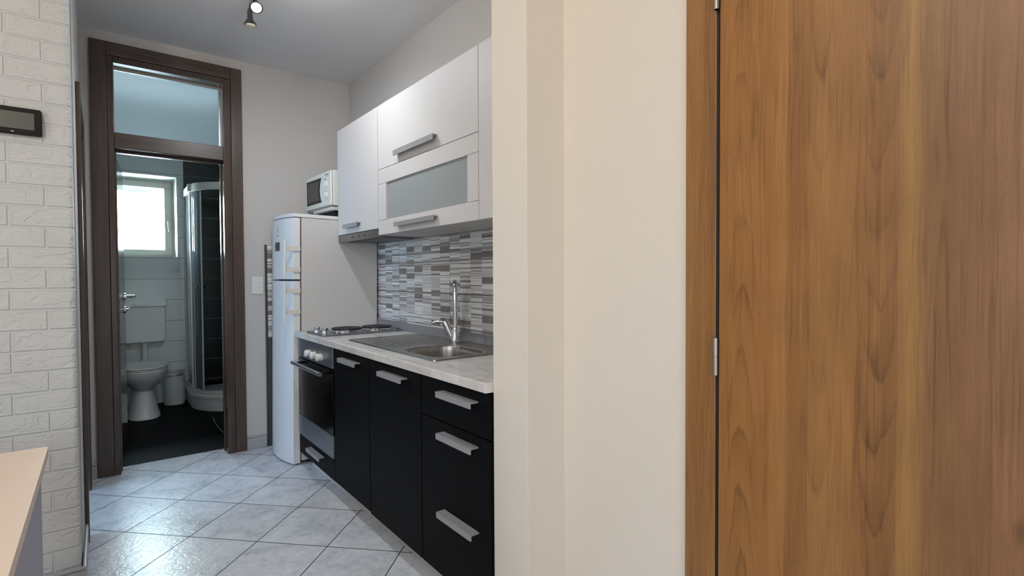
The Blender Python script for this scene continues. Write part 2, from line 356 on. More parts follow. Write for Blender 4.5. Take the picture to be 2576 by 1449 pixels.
# ------------------------------------------------------------------ mesh helpers
class MB:
    def __init__(s): s.b = bmesh.new()
    def _merge(s, tb):
        me = bpy.data.meshes.new('tmp'); tb.to_mesh(me); tb.free(); s.b.from_mesh(me); bpy.data.meshes.remove(me)
    def box(s, x0, x1, y0, y1, z0, z1, bev=.0, seg=2, only=None, mat=None):
        tb = bmesh.new(); bmesh.ops.create_cube(tb, size=1.)
        for v in tb.verts:
            v.co = Vector((x0+(v.co.x+.5)*(x1-x0), y0+(v.co.y+.5)*(y1-y0), z0+(v.co.z+.5)*(z1-z0)))
        if bev:
            es = [e for e in tb.edges if only is None or only(e)]
            bmesh.ops.bevel(tb, geom=es, offset=bev, segments=seg, affect='EDGES', profile=.5)
        if mat is not None: bmesh.ops.transform(tb, matrix=mat, verts=tb.verts)
        s._merge(tb); return s
    def prism(s, pts, z0, z1, bev=0., seg=2, axis='z'):
        """closed outline pts (2-D) extruded z0..z1; axis x: pts are (y,z); axis y: pts are (x,z)"""
        tb = bmesh.new()
        def P(p, h): return (p[0], p[1], h) if axis == 'z' else ((h, p[0], p[1]) if axis == 'x' else (p[0], h, p[1]))
        a = [tb.verts.new(P(p, z0)) for p in pts]; b = [tb.verts.new(P(p, z1)) for p in pts]
        n = len(pts)
        tb.faces.new(a[::-1]); tb.faces.new(b)
        for i in range(n): tb.faces.new((a[i], a[(i+1) % n], b[(i+1) % n], b[i]))
        bmesh.ops.recalc_face_normals(tb, faces=tb.faces)
        if bev:
            es = [e for e in tb.edges if len(e.link_faces) == 2 and (len(e.link_faces[0].verts) == n) != (len(e.link_faces[1].verts) == n)] if n != 4 else list(tb.edges)
            bmesh.ops.bevel(tb, geom=es, offset=bev, segments=seg, affect='EDGES', profile=.5)
        s._merge(tb); return s
    def loft(s, rings, closed=True, cap=True):
        tb = bmesh.new(); R = [[tb.verts.new(p) for p in r] for r in rings]; n = len(R[0])
        for a, b in zip(R, R[1:]):
            for i in range(n if closed else n-1): tb.faces.new((a[i], a[(i+1) % n], b[(i+1) % n], b[i]))
        if cap and closed: tb.faces.new(R[0][::-1]); tb.faces.new(R[-1])
        bmesh.ops.recalc_face_normals(tb, faces=tb.faces); s._merge(tb); return s
    def lathe(s, prof, c=(0, 0, 0), axis=(0, 0, 1), n=32, cap=True):
        q = Vector((0, 0, 1)).rotation_difference(Vector(axis)); c = Vector(c)
        rings = [[c + q @ Vector((r*math.cos(2*PI*i/n), r*math.sin(2*PI*i/n), h)) for i in range(n)] for r, h in prof]
        return s.loft(rings, True, cap)
    def cyl(s, p0, p1, r0, r1=None, n=24):
        p0 = Vector(p0); p1 = Vector(p1); L = (p1-p0).length
        return s.lathe([(r0, 0), (r1 if r1 else r0, L)], p0, (p1-p0).normalized(), n)
    def tube(s, path, r, n=14, flat=1.):
        P = [Vector(p) for p in path]; rings = []; up = None
        for i, p in enumerate(P):
            d = (P[min(i+1, len(P)-1)]-P[max(i-1, 0)]).normalized()
            if up is None: up = d.orthogonal().normalized()
            up = (up - d*up.dot(d)).normalized(); w = d.cross(up)
            rr = r[i] if isinstance(r, (list, tuple)) else r
            rings.append([p + up*math.cos(2*PI*k/n)*rr + w*math.sin(2*PI*k/n)*rr*flat for k in range(n)])
        return s.loft(rings)
    def ribbon(s, path, z0, z1, t):
        """a strip of thickness t standing on a plan path"""
        n = len(path); P = [Vector((*p, 0)) for p in path]; L = []; Rr = []
        for i, p in enumerate(P):
            d = (P[min(i+1, n-1)]-P[max(i-1, 0)]).normalized(); w = Vector((-d.y, d.x, 0))*t/2
            L.append(p+w); Rr.append(p-w)
        rings = [[Vector((l.x, l.y, z0)), Vector((l.x, l.y, z1)), Vector((r.x, r.y, z1)), Vector((r.x, r.y, z0))] for l, r in zip(L, Rr)]
        return s.loft(rings)
    def build(s, name, mat, parent=None, bev=0., rot=None):
        me = bpy.data.meshes.new(name)
        org = Vector((0, 0, 0))
        if parent is not None:
            q = parent
            while q.parent is not None: q = q.parent
            org = Vector(q['org']) if 'org' in q else Vector((0, 0, 0))
        if rot is not None: bmesh.ops.transform(s.b, matrix=rot, verts=s.b.verts)
        bmesh.ops.translate(s.b, vec=-org, verts=s.b.verts)
        s.b.to_mesh(me); s.b.free()
        me.polygons.foreach_set('use_smooth', [True]*len(me.polygons))
        me.set_sharp_from_angle(angle=math.radians(35))
        o = bpy.data.objects.new(name, me); C.objects.link(o)
        me.materials.append(mat)
        wn = o.modifiers.new('weighted_normal', 'WEIGHTED_NORMAL'); wn.keep_sharp = True; wn.weight = 60
        if parent is not None: o.parent = parent
        return o

ROOTS = []
def thing(name, label, cat, loc, group=None, kind=None):
    o = bpy.data.objects.new(name, None); C.objects.link(o); o.location = loc; o['org'] = tuple(loc)
    o.empty_display_size = .1
    o['label'] = label; o['category'] = cat
    if group: o['group'] = group
    if kind: o['kind'] = kind
    ROOTS.append(o); return o
def tag(o, label, cat, kind=None, group=None):
    o['label'] = label; o['category'] = cat
    if kind: o['kind'] = kind
    if group: o['group'] = group
    return o
def S(name, mb, mat, label, cat): return tag(mb.build(name, mat), label, cat, 'structure')
def part_label(o, label): o['label'] = label; return o

def rrect(x0, x1, y0, y1, r, n=6):
    pts = []
    for cx, cy, a0 in ((x1-r, y1-r, 0), (x0+r, y1-r, 90), (x0+r, y0+r, 180), (x1-r, y0+r, 270)):
        for i in range(n+1):
            a = math.radians(a0+90*i/n); pts.append((cx+r*math.cos(a), cy+r*math.sin(a)))
    return pts
def sell(cx, cy, rx, ry, z, e=2.4, n=40, fy=None):
    """superellipse ring; fy: a different half depth for the front (-y)"""
    o = []
    for i in range(n):
        a = 2*PI*i/n; c, s_ = math.cos(a), math.sin(a)
        ryy = fy if (fy and s_ < 0) else ry
        o.append(Vector((cx+rx*math.copysign(abs(c)**(2/e), c), cy+ryy*math.copysign(abs(s_)**(2/e), s_), z)))
    return o

CZ = 2.838
XL = -.078      # hall side wall
YB = 4.235      # wall with the bathroom door
XW = 1.63       # kitchen side wall
# ------------------------------------------------------------------ shell
S('floor', MB().box(-3.6, 1.75, -3.1, 4.373, -.1, 0), M['floor'], 'grey glazed floor tiles laid diagonally through the kitchen', 'floor')
S('floor.001', MB().box(-.6, 1.75, 4.373, 6.85, -.1, 0), M['bath_floor'], 'black tiled bathroom floor beyond the brown door frame', 'floor')
S('ceiling', MB().box(-3.6, 1.75, -3.1, 6.85, CZ, CZ+.1), M['ceiling'], 'plain matt white ceiling over kitchen and bathroom', 'ceiling')
S('wall_brick', MB().box(-3.5, XL-.004, 2.75, 2.89, 0, CZ, .018, 4, only=lambda e: abs(e.verts[0].co.x-e.verts[1].co.x) < 1e-6 and abs(e.verts[0].co.y-e.verts[1].co.y) < 1e-6 and e.verts[0].co.x > -1 and e.verts[0].co.y < 2.8),
  M['brick'], 'wall faced with white embossed foam bricks left of the kitchen', 'wall')
w = MB().box(XL-.12, XL, 2.893, 3.29, 0, CZ).box(XL-.12, XL, 3.29, 4.03, 2.115, CZ).box(XL-.12, XL, 4.03, YB, 0, CZ)
S('wall_left', w, M['paint'], 'white side wall holding the doorway seen edge on behind the brick corner', 'wall')
DX0, DX1 = .06, .745      # bathroom doorway in the wall
w = MB().box(-.6, DX0-.01, YB, 4.373, 0, CZ).box(DX1+.01, XW+.12, YB, 4.373, 0, CZ).box(DX0-.01, DX1+.01, YB, 4.373, 2.685, CZ)
S('wall_back', w, M['paint'], 'off white kitchen end wall around the brown bathroom door frame', 'wall')
S('wall_kitchen', MB().box(XW, XW+.12, 1.447, YB, 0, CZ), M['paint'], 'white kitchen wall behind the wall cabinets and worktop', 'wall')
S('wall_partition', MB().box(1.05, XW+.12, 1.263, 1.447, 0, CZ, .004, 2), M['warm_paint'], 'end of the white partition wall closing the right end of the kitchen', 'wall')
DY0, DY1 = -.06, .716
w = MB().box(1.21, 1.33, DY1+.03, 1.263, 0, CZ).box(1.21, 1.33, -3.0, DY0-.03, 0, CZ).box(1.21, 1.33, DY0-.03, DY1+.03, 2.13, CZ)
S('wall_right', w, M['warm_paint'], 'creamy white wall between the partition and the oak door', 'wall')
# rest of the living room, outside the picture
w = MB().box(-3.6, -3.5, -3.0, -1.9, 0, CZ).box(-3.6, -3.5, .5, 4.7, 0, CZ).box(-3.6, -3.5, -1.9, .5, 0, .85).box(-3.6, -3.5, -1.9, .5, 2.35, CZ)
S('wall_living', w, M['warm_paint'], 'living room wall with the wide window opening', 'wall')
w = MB().box(-3.6, -1.4, -3.1, -3.0, 0, CZ).box(-.2, 1.33, -3.1, -3.0, 0, CZ).box(-1.4, -.2, -3.1, -3.0, 2.2, CZ)
S('wall_rear', w, M['warm_paint'], 'living room wall with the balcony opening', 'wall')
# side room beyond the left doorway
w = MB().box(-3.5, -.6, 4.6, 4.7, 0, CZ)
S('wall_side_room', w, M['paint'], 'far wall of the room behind the left doorway', 'wall')

# bathroom
BY = 6.4; BR = 1.56; BX0, BX1, BZ0, BZ1 = .0, .635, 1.478, 2.305
w = MB().box(-.6, BX0, BY, 6.85, 0, CZ).box(BX0, BX1, BY, 6.85, 0, BZ0).box(BX0, BX1, BY, 6.85, BZ1, CZ).box(BX1, .694, BY, 6.85, 0, CZ)
S('wall_bathroom', w, M['bath_white'], 'white tiled bathroom wall around the small window', 'wall')
S('wall_shower', MB().box(.694, 1.75, BY, 6.85, 0, CZ), M['bath_black'], 'black tiled wall behind the shower', 'wall')
S('wall_shower_side', MB().box(BR, BR+.1, 4.373, BY, 0, CZ), M['bath_black_side'], 'black tiled side wall of the shower', 'wall')
S('wall_bathroom_left', MB().box(-.6, -.5, 4.373, BY, 0, CZ), M['bath_black_side'], 'unseen bathroom wall behind the open door, made black to dim the room', 'wall')  # hidden wall given black tiles to cut bounce light low in the bathroom

# baseboards
def skirt(name, x0, x1, y0, y1, label):
    mb = MB().box(x0, x1, y0, y1, 0, .083, .003)
    mb.box(x0, x1, y0, y1, .0845, .098, .004)
    S(name, mb, M['skirt'], label, 'baseboard')
skirt('baseboard_back', .829, .965, 4.221, YB-.001, 'grey tile skirting between the brown door frame and the fridge')
skirt('baseboard_back.001', -.076, -.036, 4.221, YB-.001, 'short piece of grey tile skirting left of the bathroom door frame')
skirt('baseboard_left', XL+.001, XL+.013, 2.738, 3.208, 'grey tile skirting round the side of the brick corner')
skirt('baseboard_brick', -3.4, XL+.013, 2.735, 2.7475, 'grey tile skirting along the foot of the brick wall')

# ------------------------------------------------------------------ bathroom door
d1 = thing('door_1', 'brown door frame with transom window and bathroom door standing open', 'door', (.4, YB, 0), kind='structure')
FY = 4.212
cs = MB()
cs.box(-.033, .0505, FY, YB-.001, 0, 2.769, .004).box(.7555, .827, FY, YB-.001, 0, 2.769, .004)
cs.build('casing', M['brown'], d1)
MB().box(.0505, .7555, FY, YB-.001, 2.686, 2.769, .004).build('casing_head', M['brown_h'], d1)
jb = MB().box(.052, .085, FY+.004, 4.385, 0, 2.684, .003).box(.703, .754, FY+.004, 4.385, 0, 2.684, .003)
jb.box(.085, .0955, 4.29, 4.335, 0, 2.10, .002)      # door stop with seal groove
jb.box(.694, .703, 4.30, 4.335, 0, 2.10, .002)
jb.build('jamb', M['brown_gloss'], d1)
MB().box(.085, .703, FY+.004, 4.385, 2.643, 2.684, .003).build('jamb_head', M['brown_gloss'], d1)
tb_ = MB().box(.085, .703, FY+.004, 4.385, 2.103, 2.202, .004).box(.085, .703, 4.30, 4.335, 2.088, 2.103, .002)
tb_.build('transom_bar', M['brown_h'], d1)
bd = MB().box(.085, .703, 4.315, 4.327, 2.628, 2.643).box(.085, .703, 4.315, 4.327, 2.202, 2.208).box(.085, .091, 4.315, 4.327, 2.208, 2.628).box(.693, .703, 4.315, 4.327, 2.208, 2.628)
bd.build('glazing_bead', M['lock'], d1)
MB().box(.0855, .7025, 4.329, 4.335, 2.2025, 2.6425).build('transom_pane', M['frosted'], d1)
# leaf swung into the bathroom
LR = Matrix.Translation((.0865, 4.393, 0)) @ Matrix.Rotation(math.radians(-5.6), 4, 'Z')
lf = MB().box(-.04, 0, 0, .625, .012, 2.095, .003).build('door_leaf', M['brown_gloss'], d1, rot=LR)
def on_leaf(mb, name, mat, par): return mb.build(name, mat, par, rot=LR)
mb = MB().cyl((.0005, .545, 1.13), (.012, .545, 1.13), .027, .025)
mb.cyl((.012, .545, 1.13), (.062, .545, 1.13), .0115)
mb.tube([(.055, .545, 1.13), (.062, .53, 1.131), (.066, .50, 1.133), (.067, .45, 1.134), (.064, .42, 1.134)], [.0115, .0135, .012, .0125, .010])
lh = on_leaf(mb, 'lever_handle', M['chrome'], lf)
mb = MB().cyl((.0005, .545, 1.03), (.010, .545, 1.03), .026, .024).cyl((.010, .545, 1.03), (.024, .545, 1.03), .009).box(.024, .03, .539, .551, 1.012, 1.048, .002)
on_leaf(mb, 'lock_turn', M['chrome'], lf)

# left doorway casing
d2 = thing('door_2', 'dark brown door casing on the side wall seen almost edge on', 'door', (XL, 3.66, 0), kind='structure')
MB().box(XL+.0005, XL+.017, 3.21, 3.288, 0, 2.195, .004).box(XL+.0005, XL+.017, 4.032, 4.11, 0, 2.195, .004).build('casing', M['brown'], d2)
MB().box(XL+.0005, XL+.017, 3.288, 4.032, 2.117, 2.195, .004).build('casing_head', M['brown'], d2)
MB().box(XL-.12, XL+.014, 3.2905, 3.312, 0, 2.1145, .002).box(XL-.12, XL+.014, 4.008, 4.0295, 0, 2.1145, .002).box(XL-.12, XL+.014, 3.312, 4.008, 2.093, 2.1145, .002).build('jamb', M['brown'], d2)

# ------------------------------------------------------------------ oak door on the right
d3 = thing('door_3', 'large oak veneered door with matching frame filling the right side', 'door', (1.21, .33, 0), kind='structure')
MB().box(1.198, 1.2095, .711, .798, 0, 2.2, .004).build('casing', M['oak_frame'], d3)
MB().box(1.198, 1.2095, -.142, -.055, 0, 2.2, .004).build('casing', M['oak_frame'], d3)
MB().box(1.198, 1.2095, -.055, .711, 2.113, 2.2, .004).build('casing_head', M['oak_frame'], d3)
MB().box(1.2105, 1.33, .7165, .744, 0, 2.128).box(1.2105, 1.33, -.088, -.0605, 0, 2.128).box(1.2105, 1.33, -.0605, .7165, 2.107, 2.128).build('jamb', M['black_wood'], d3)
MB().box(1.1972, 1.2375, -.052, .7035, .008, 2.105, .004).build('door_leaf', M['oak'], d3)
MB().box(1.1995, 1.2095, .7045, .7106, 0.01, 2.105).build('gap_shade', M['rubber'], d3)  # black strip put in for the shade in the casing gap
for z in (1.07, 1.962):
    mb = MB().cyl((1.191, .7075, z-.046), (1.191, .7075, z-.0015), .0062).cyl((1.191, .7075, z+.0015), (1.191, .7075, z+.046), .0062)
    mb.cyl((1.191, .7075, z-.046), (1.191, .7075, z+.046), .0048)
    mb.build('hinge', M['lock'], d3)

# ------------------------------------------------------------------ bathroom window
w1 = thing('window_1', 'small white framed bathroom window glaring with daylight', 'window', (.3, 6.75, BZ0), kind='structure')
WY = 6.73
def frame_rect(mb, x0, x1, z0, z1, t, y0, y1, b=.004):
    mb.box(x0, x1, y0, y1, z1-t, z1, b).box(x0, x1, y0, y1, z0, z0+t, b).box(x0, x0+t, y0, y1, z0+t, z1-t, b).box(x1-t, x1, y0, y1, z0+t, z1-t, b)
mb = MB(); frame_rect(mb, BX0+.001, BX1-.001, BZ0+.001, BZ1-.001, .035, WY, WY+.06); mb.build('frame', M['white_plastic'], w1)
mb = MB(); frame_rect(mb, BX0+.022, BX1-.022, BZ0+.03, BZ1-.022, .062, WY-.016, WY+.05, .006); sa = mb.build('sash', M['white_plastic'], w1)
MB().box(BX0+.08, BX1-.08, WY+.012, WY+.018, BZ0+.088, BZ1-.08).build('pane', M['glass'], sa)
mb = MB().box(.573, .593, WY-.024, WY-.0165, 1.84, 1.90, .003).tube([(.583, WY-.03, 1.872), (.583, WY-.058, 1.872), (.583, WY-.064, 1.86), (.585, WY-.064, 1.80), (.588, WY-.062, 1.757)], [.008, .009, .011, .010, .008])
mb.build('window_handle', M['white_plastic'], sa)
mb = MB().box(BX1-.003, BX1+.0005, BY-.001, WY, BZ0, BZ1).box(BX0-.0005, BX0+.003, BY-.001, WY, BZ0, BZ1).box(BX0+.003, BX1-.003, BY-.001, WY, BZ1-.003, BZ1+.0005).box(BX0+.003, BX1-.003, BY-.001, WY, BZ0-.0005, BZ0+.004)
mb.build('reveal', M['white_plastic'], w1)
MB().box(BX0-.02, BX1+.02, WY+.105, WY+.155, BZ1-.125, BZ1+.1, .01).build('shutter_box', M['white_plastic'], w1)

# ------------------------------------------------------------------ fridge (leans back a little on its front feet)
fr = thing('fridge_freezer', 'tall white two door fridge freezer in the kitchen corner', 'fridge', (1.0, 3.93, 0))
FY0, FY1 = 3.665, 4.195; FC = (FY0+FY1)/2; FH = (FY1-FY0)/2
def fcurve(off=0., n=16, y0=FY0, y1=FY1, bul=.048):
    return [(.952+off+bul*((y0+(y1-y0)*i/n-FC)/FH)**2, y0+(y1-y0)*i/n) for i in range(n+1)]
def fdoor(z0, z1):
    pts = fcurve() + [(1.043, FY1), (1.043, FY0)]
    return MB().prism(pts, z0, z1, .004)
MB().box(1.052, 1.592, FY0, FY1, .028, 1.672, .003).build('body', M['white'], fr)
pts = fcurve(.004) + [(1.592, FY1), (1.592, FY0)]
MB().prism(pts, 1.6745, 1.700, .005).build('top_cap', M['white_gloss'], fr)
MB().box(1.044, 1.0515, FY0+.004, FY1-.004, .04, 1.668).build('door_seal', M['label'], fr)
up_ = fdoor(1.2555, 1.670).build('freezer_door', M['white_gloss'], fr)
lo_ = fdoor(.012, 1.2455).build('fridge_door', M['white_gloss'], fr)
for par, z0, z1, bz in ((up_, 1.262, 1.522, (1.462, 1.322)), (lo_, .966, 1.242, (1.180, 1.038))):
    hb = MB().box(.932, .946, 3.636, 3.651, z0, z1, .004).build('handle_bar', M['white_plastic'], par)
    for z in bz:
        MB().ribbon([(.945, 3.654), (.975, 3.6565), (.99, 3.6575), (1.043, 3.6595)], z-.015, z+.015, .007).build('handle_bracket', M['cream'], par)
def on_door(y, o=0.): return .952-.0008+o+.048*((y-FC)/FH)**2
mb = MB()
for k, (zc, hz) in enumerate(((1.612, .009), (1.598, .007), (1.584, .009))):
    y = 3.878; mb.box(on_door(y)-.0004, on_door(y)+.001, y-.007, y+.007, zc-hz/2, zc+hz/2, .0)
y = 3.873; mb.box(on_door(y)-.0004, on_door(y)+.001, y-.012, y+.012, 1.553, 1.561)
part_label(mb.build('logo_print', M['ink'], up_), 'small faded grey lettering')
y = 3.862
MB().ribbon([(on_door(q)-.0006, q) for q in (3.838, 3.86, 3.882, 3.904, 3.925)], 1.452, 1.512, .001).build('sticker', M['label'], up_)
for a, b in ((1.10, FY0+.03), (1.10, FY1-.09), (1.5, FY0+.03), (1.5, FY1-.09)):
    MB().box(a, a+.06, b, b+.06, 0, .0275).build('foot', M['rubber'], fr)
fr.rotation_euler = (0, .0125, 0)

# board and microwave above the fridge
bo = thing('shelf_board', 'white board over an added black shadow block between the fridge top and the microwave', 'board', (1.44, 3.93, 1.697))
BR_ = Matrix.Translation((1.285, 3.685, 0)) @ Matrix.Rotation(math.radians(3.), 4, 'Z')
MB().box(0, .31, 0, .345, 1.742, 1.766, .003).build('panel', M['white'], bo, rot=BR_)
MB().box(.03, .30, .02, .33, 1.7008, 1.7415, .004).build('base', M['rubber'], bo, rot=BR_)  # black block fills the gap where only shadow lies under the board
mw = thing('microwave_oven', 'white microwave with dark curved window on top of the fridge', 'microwave', (1.44, 3.93, 1.766))
Z0, Z1 = 1.774, 2.026
MB().box(.012, .315, 0, .485, Z0, Z1, .008).build('body', M['white_plastic'], mw, rot=BR_)
MB().box(-.004, .0115, .003, .482, Z0+.004, Z1-.004, .006, 3).build('door', M['white_plastic'], mw, rot=BR_)
# window with the concave right edge
pts = [(.462, Z0+.036), (.462, Z1-.036)]
zc = (Z0+Z1)/2
wpts = [(.455, Z1-.036), (.455, Z0+.036)]
for i in range(13):
    q = -1+2*i/12; wpts.append((.172+.030*(1-q*q), zc+q*.088))
wd = MB().prism(wpts, -.0065, -.0035, 0, axis='x').build('window', M['dark_glass'], mw, rot=BR_)
wp2 = [(.437, Z1-.054), (.437, Z0+.054)] + [(.196+.030*(1-q*q), zc+q*.070) for q in [-1+2*i/12 for i in range(13)]]
MB().prism(wp2, -.0072, -.0066, 0, axis='x').build('mesh_screen', M['mw_window'], wd, rot=BR_)
for z in (zc+.03, zc-.045):
    mb = MB().lathe([(.023, 0), (.022, .006), (.0175, .008), (.0165, .013), (.014, .0145)], (-.004, .075, z), (-1, 0, 0), 28).box(-.022, -.017, .071, .079, z-.016, z+.016, .002)
    mb.build('knob', M['white_plastic'], mw, rot=BR_)
MB().box(-.0048, -.0035, .045, .10, Z1-.032, Z1-.024).build('badge', M['ink'], mw, rot=BR_)
MB().box(-.0048, -.0035, .095, .105, zc+.062, zc+.071).build('pilot_lamp', M['black'], mw, rot=BR_)
mb = MB()
for k in range(8):
    a = math.radians(30+40*k)
    mb.box(-.0047, -.0036, .075+.031*math.cos(a)-.002, .075+.031*math.cos(a)+.002, zc-.045+.031*math.sin(a)-.002, zc-.045+.031*math.sin(a)+.002)
mb.build('dial_marks', M['ink'], mw, rot=BR_)
for (a, b) in ((.03, .03), (.03, .29), (.26, .03), (.26, .29)):
    MB().box(a, a+.03, b, b+.03, 1.7665, Z0).build('foot', M['rubber'], mw, rot=BR_)

# ------------------------------------------------------------------ wall cabinets
XU = 1.32
def carcass(mb, y0, y1, z0, z1, x0=XU+.02, x1=XW-.0005, t=.016):
    mb.box(x0, x1, y0, y0+t, z0, z1).box(x0, x1, y1-t, y1, z0, z1).box(x0, x1, y0+t, y1-t, z0, z0+t).box(x0, x1, y0+t, y1-t, z1-t, z1).box(x1-.004, x1, y0+t, y1-t, z0+t, z1-t)
    return mb
def pull(y0, y1, z, x, name='handle', par=None, up=False, d=.036, h=.022):
    """L-shaped aluminium pull: front lip hanging from a flange fixed to the door face x"""
    mb = MB().prism([(x-d, z-h), (x-d, z), (x-.0005, z), (x-.0005, z-.006), (x-d+.006, z-.006), (x-d+.006, z-h)], y0, y1, .0006, 1, axis='y')
    return mb.build(name, M['handle'], par)
ca = thing('wall_cabinet', 'white single door wall cabinet above the cooker hood', 'cabinet', (1.47, 3.32, 1.56))
carcass(MB(), 2.985, 3.657, 1.5605, 2.286).build('body', M['white'], ca)
dd = MB().box(XU, XU+.0185, 2.986, 3.657, 1.561, 2.287, .0015).build('door', M['white'], ca)
pull(3.256, 3.498, 1.622, XU, par=dd, d=.030, h=.026)
cb = thing('wall_cabinet', 'wide white wall cabinet with lift up flap and frosted glass panel', 'cabinet', (1.47, 2.45, 1.52))
carcass(MB(), 1.9205, 2.9805, 1.5205, 2.286).build('body', M['white'], cb)
fl = MB().box(XU, XU+.0185, 1.9215, 2.9795, 1.9095, 2.287, .0015).build('flap', M['white'], cb)
part_label(fl, 'plain upper lift up flap')
pull(2.275, 2.717, 1.972, XU, par=fl, d=.030, h=.028)
gz0, gz1, gy0, gy1 = 1.607, 1.818, 2.010, 2.872
mb = MB().box(XU, XU+.0185, 1.9215, 2.9795, gz1+.003, 1.9065, .0012).box(XU, XU+.0185, 1.9215, 2.9795, 1.5205, gz0-.0015, .0012)
mb.box(XU, XU+.0185, 1.9215, gy0, gz0, gz1+.0015, .0012).box(XU, XU+.0185, gy1, 2.9795, gz0, gz1+.0015, .0012)
f2 = mb.build('glazed_flap', M['white'], cb); part_label(f2, 'lower flap framing the frosted glass')
MB().box(XU+.009, XU+.013, gy0-.003, gy1+.003, gz0-.003, gz1+.003).build('pane', M['cab_glass'], f2)
pull(2.275, 2.717, 1.5735, XU, par=f2, d=.030, h=.023)
MB().box(XU+.03, XW-.006, 1.9375, 2.9635, 1.7, 1.712).build('shelf', M['white'], cb)
cc = thing('wall_cabinet', 'narrow visible edge of the white wall cabinet beside the partition', 'cabinet', (1.47, 1.68, 1.52))
carcass(MB(), 1.449, 1.9165, 1.5205, 2.286).build('body', M['white'], cc)
MB().box(XU, XU+.0185, 1.449, 1.9175, 1.5205, 2.287, .0015).build('door', M['white'], cc)

ho = thing('cooker_hood', 'slim grey steel cooker hood under the single white wall cabinet', 'cooker hood', (1.47, 3.32, 1.51))
MB().box(XU+.001, XU+.014, 2.986, 3.657, 1.510, 1.5575, .0015).build('front_strip', M['hood'], ho)
MB().box(XU+.0145, XW-.012, 2.987, 3.656, 1.516, 1.558, .002).build('body', M['hood'], ho)
MB().box(XU+.06, XU+.26, 3.03, 3.60, 1.5115, 1.5158, .001).build('grease_filter', M['profile'], ho)
for k, y in enumerate((3.20, 3.28, 3.40)):
    MB().box(XU-.0025, XU+.0008, y-.012, y+.012, 1.529, 1.539, .001).build('button', M['profile'], ho)

# ------------------------------------------------------------------ tiled backsplash and edge strips
S('trim_1', MB().box(XW-.010, XW-.0005, 1.4475, YB-.002, .80, 1.514), M['mosaic'], 'grey striped mosaic tile backsplash between worktop and wall cabinets', 'backsplash')
S('trim_2', MB().box(.985, 1.55, 4.2265, YB-.0005, 0, 1.512), M['mosaic_x'], 'narrow strip of striped mosaic tiles showing beside the fridge', 'wall tiles')
S('trim_3', MB().box(.968, .9845, 4.223, YB-.0005, 0, 1.514, .002), M['profile'], 'dark upright metal edge strip of the mosaic tiles by the fridge', 'trim')
S('trim_4', MB().prism([(1.588, .9095), (XW-.0105, .9095), (XW-.0105, .957), (1.606, .957)], 1.4478, 3.655, 0, axis='y'), M['upstand'], 'grey upstand strip along the back of the worktop', 'trim')

# ------------------------------------------------------------------ worktop with sink cut-out
WZ0, WZ1 = .8735, .909
hx0, hx1, hy0, hy1 = 1.135, 1.475, 1.985, 2.40
wt = MB()
wt.box(1.015, hx0, 1.4478, 3.660, WZ0, WZ1, .004, 3, only=lambda e: abs(e.verts[0].co.x-1.015) < 1e-4 and abs(e.verts[1].co.x-1.015) < 1e-4)
wt.box(hx1, XW-.0105, 1.4478, 3.660, WZ0, WZ1).box(hx0, hx1, 1.4478, hy0, WZ0, WZ1).box(hx0, hx1, hy1, 3.660, WZ0, WZ1)
tag(wt.build('worktop', M['worktop']), 'pale marble look worktop running along the kitchen', 'worktop')

# ------------------------------------------------------------------ base units
XD = 1.04
def base(y0, y1, label, z0=.095):
    t = thing('base_cabinet', label, 'cabinet', (1.33, (y0+y1)/2, z0))
    mb = MB().box(XD+.021, XW-.012, y0, y0+.016, z0, .8725).box(XD+.021, XW-.012, y1-.016, y1, z0, .8725).box(XD+.021, XW-.012, y0+.016, y1-.016, z0, z0+.016).box(XW-.016, XW-.012, y0+.016, y1-.016, z0+.016, .8725)
    mb.build('body', M['white'], t); return t
def front(t, y0, y1, z0, z1, name): return MB().box(XD, XD+.0195, y0, y1, z0, z1, .0015).build(name, M['black_wood'], t)
HX = XD
b1 = base(2.4795, 2.979, 'narrow black base cabinet door right beside the oven')
d = front(b1, 2.481, 2.978, .0985, .868, 'door'); pull(2.588, 2.829, .831, HX, par=d)
b2 = base(1.9425, 2.477, 'black base cabinet under the sink between narrow door and drawers')
d = front(b2, 1.944, 2.4755, .0915, .868, 'door'); pull(2.066, 2.309, .831, HX, par=d)
b3 = base(1.449, 1.940, 'black drawer unit next to the partition with three stacked grey pulls')
for z0, z1, zhs in ((.707, .868, (.830,)), (.0915, .702, (.669, .364))):
    d = front(b3, 1.449, 1.9385, z0, z1, 'drawer')
    for zh in zhs: pull(1.522, 1.760, zh, HX, par=d, d=.038)
b4 = thing('base_cabinet', 'black pull out drawer below the built in oven', 'cabinet', (1.33, 3.32, .095))
mb = MB().box(XD+.021, XW-.012, 2.9815, 2.9875, .095, .8725).box(XD+.021, XW-.012, 3.652, 3.658, .095, .8725).box(XD+.021, XW-.012, 2.9875, 3.652, .095, .111).box(XD+.021, XW-.012, 2.9875, 3.652, .209, .222)
mb.build('body', M['white'], b4)
d = front(b4, 2.9825, 3.656, .096, .2195, 'drawer'); pull(3.163, 3.409, .190, HX, par=d)
pl = MB().box(1.107, 1.123, 1.449, 3.60, .001, .094, .001)
tag(pl.build('plinth', M['white']), 'white plinth board along the floor under the black cabinets', 'plinth')

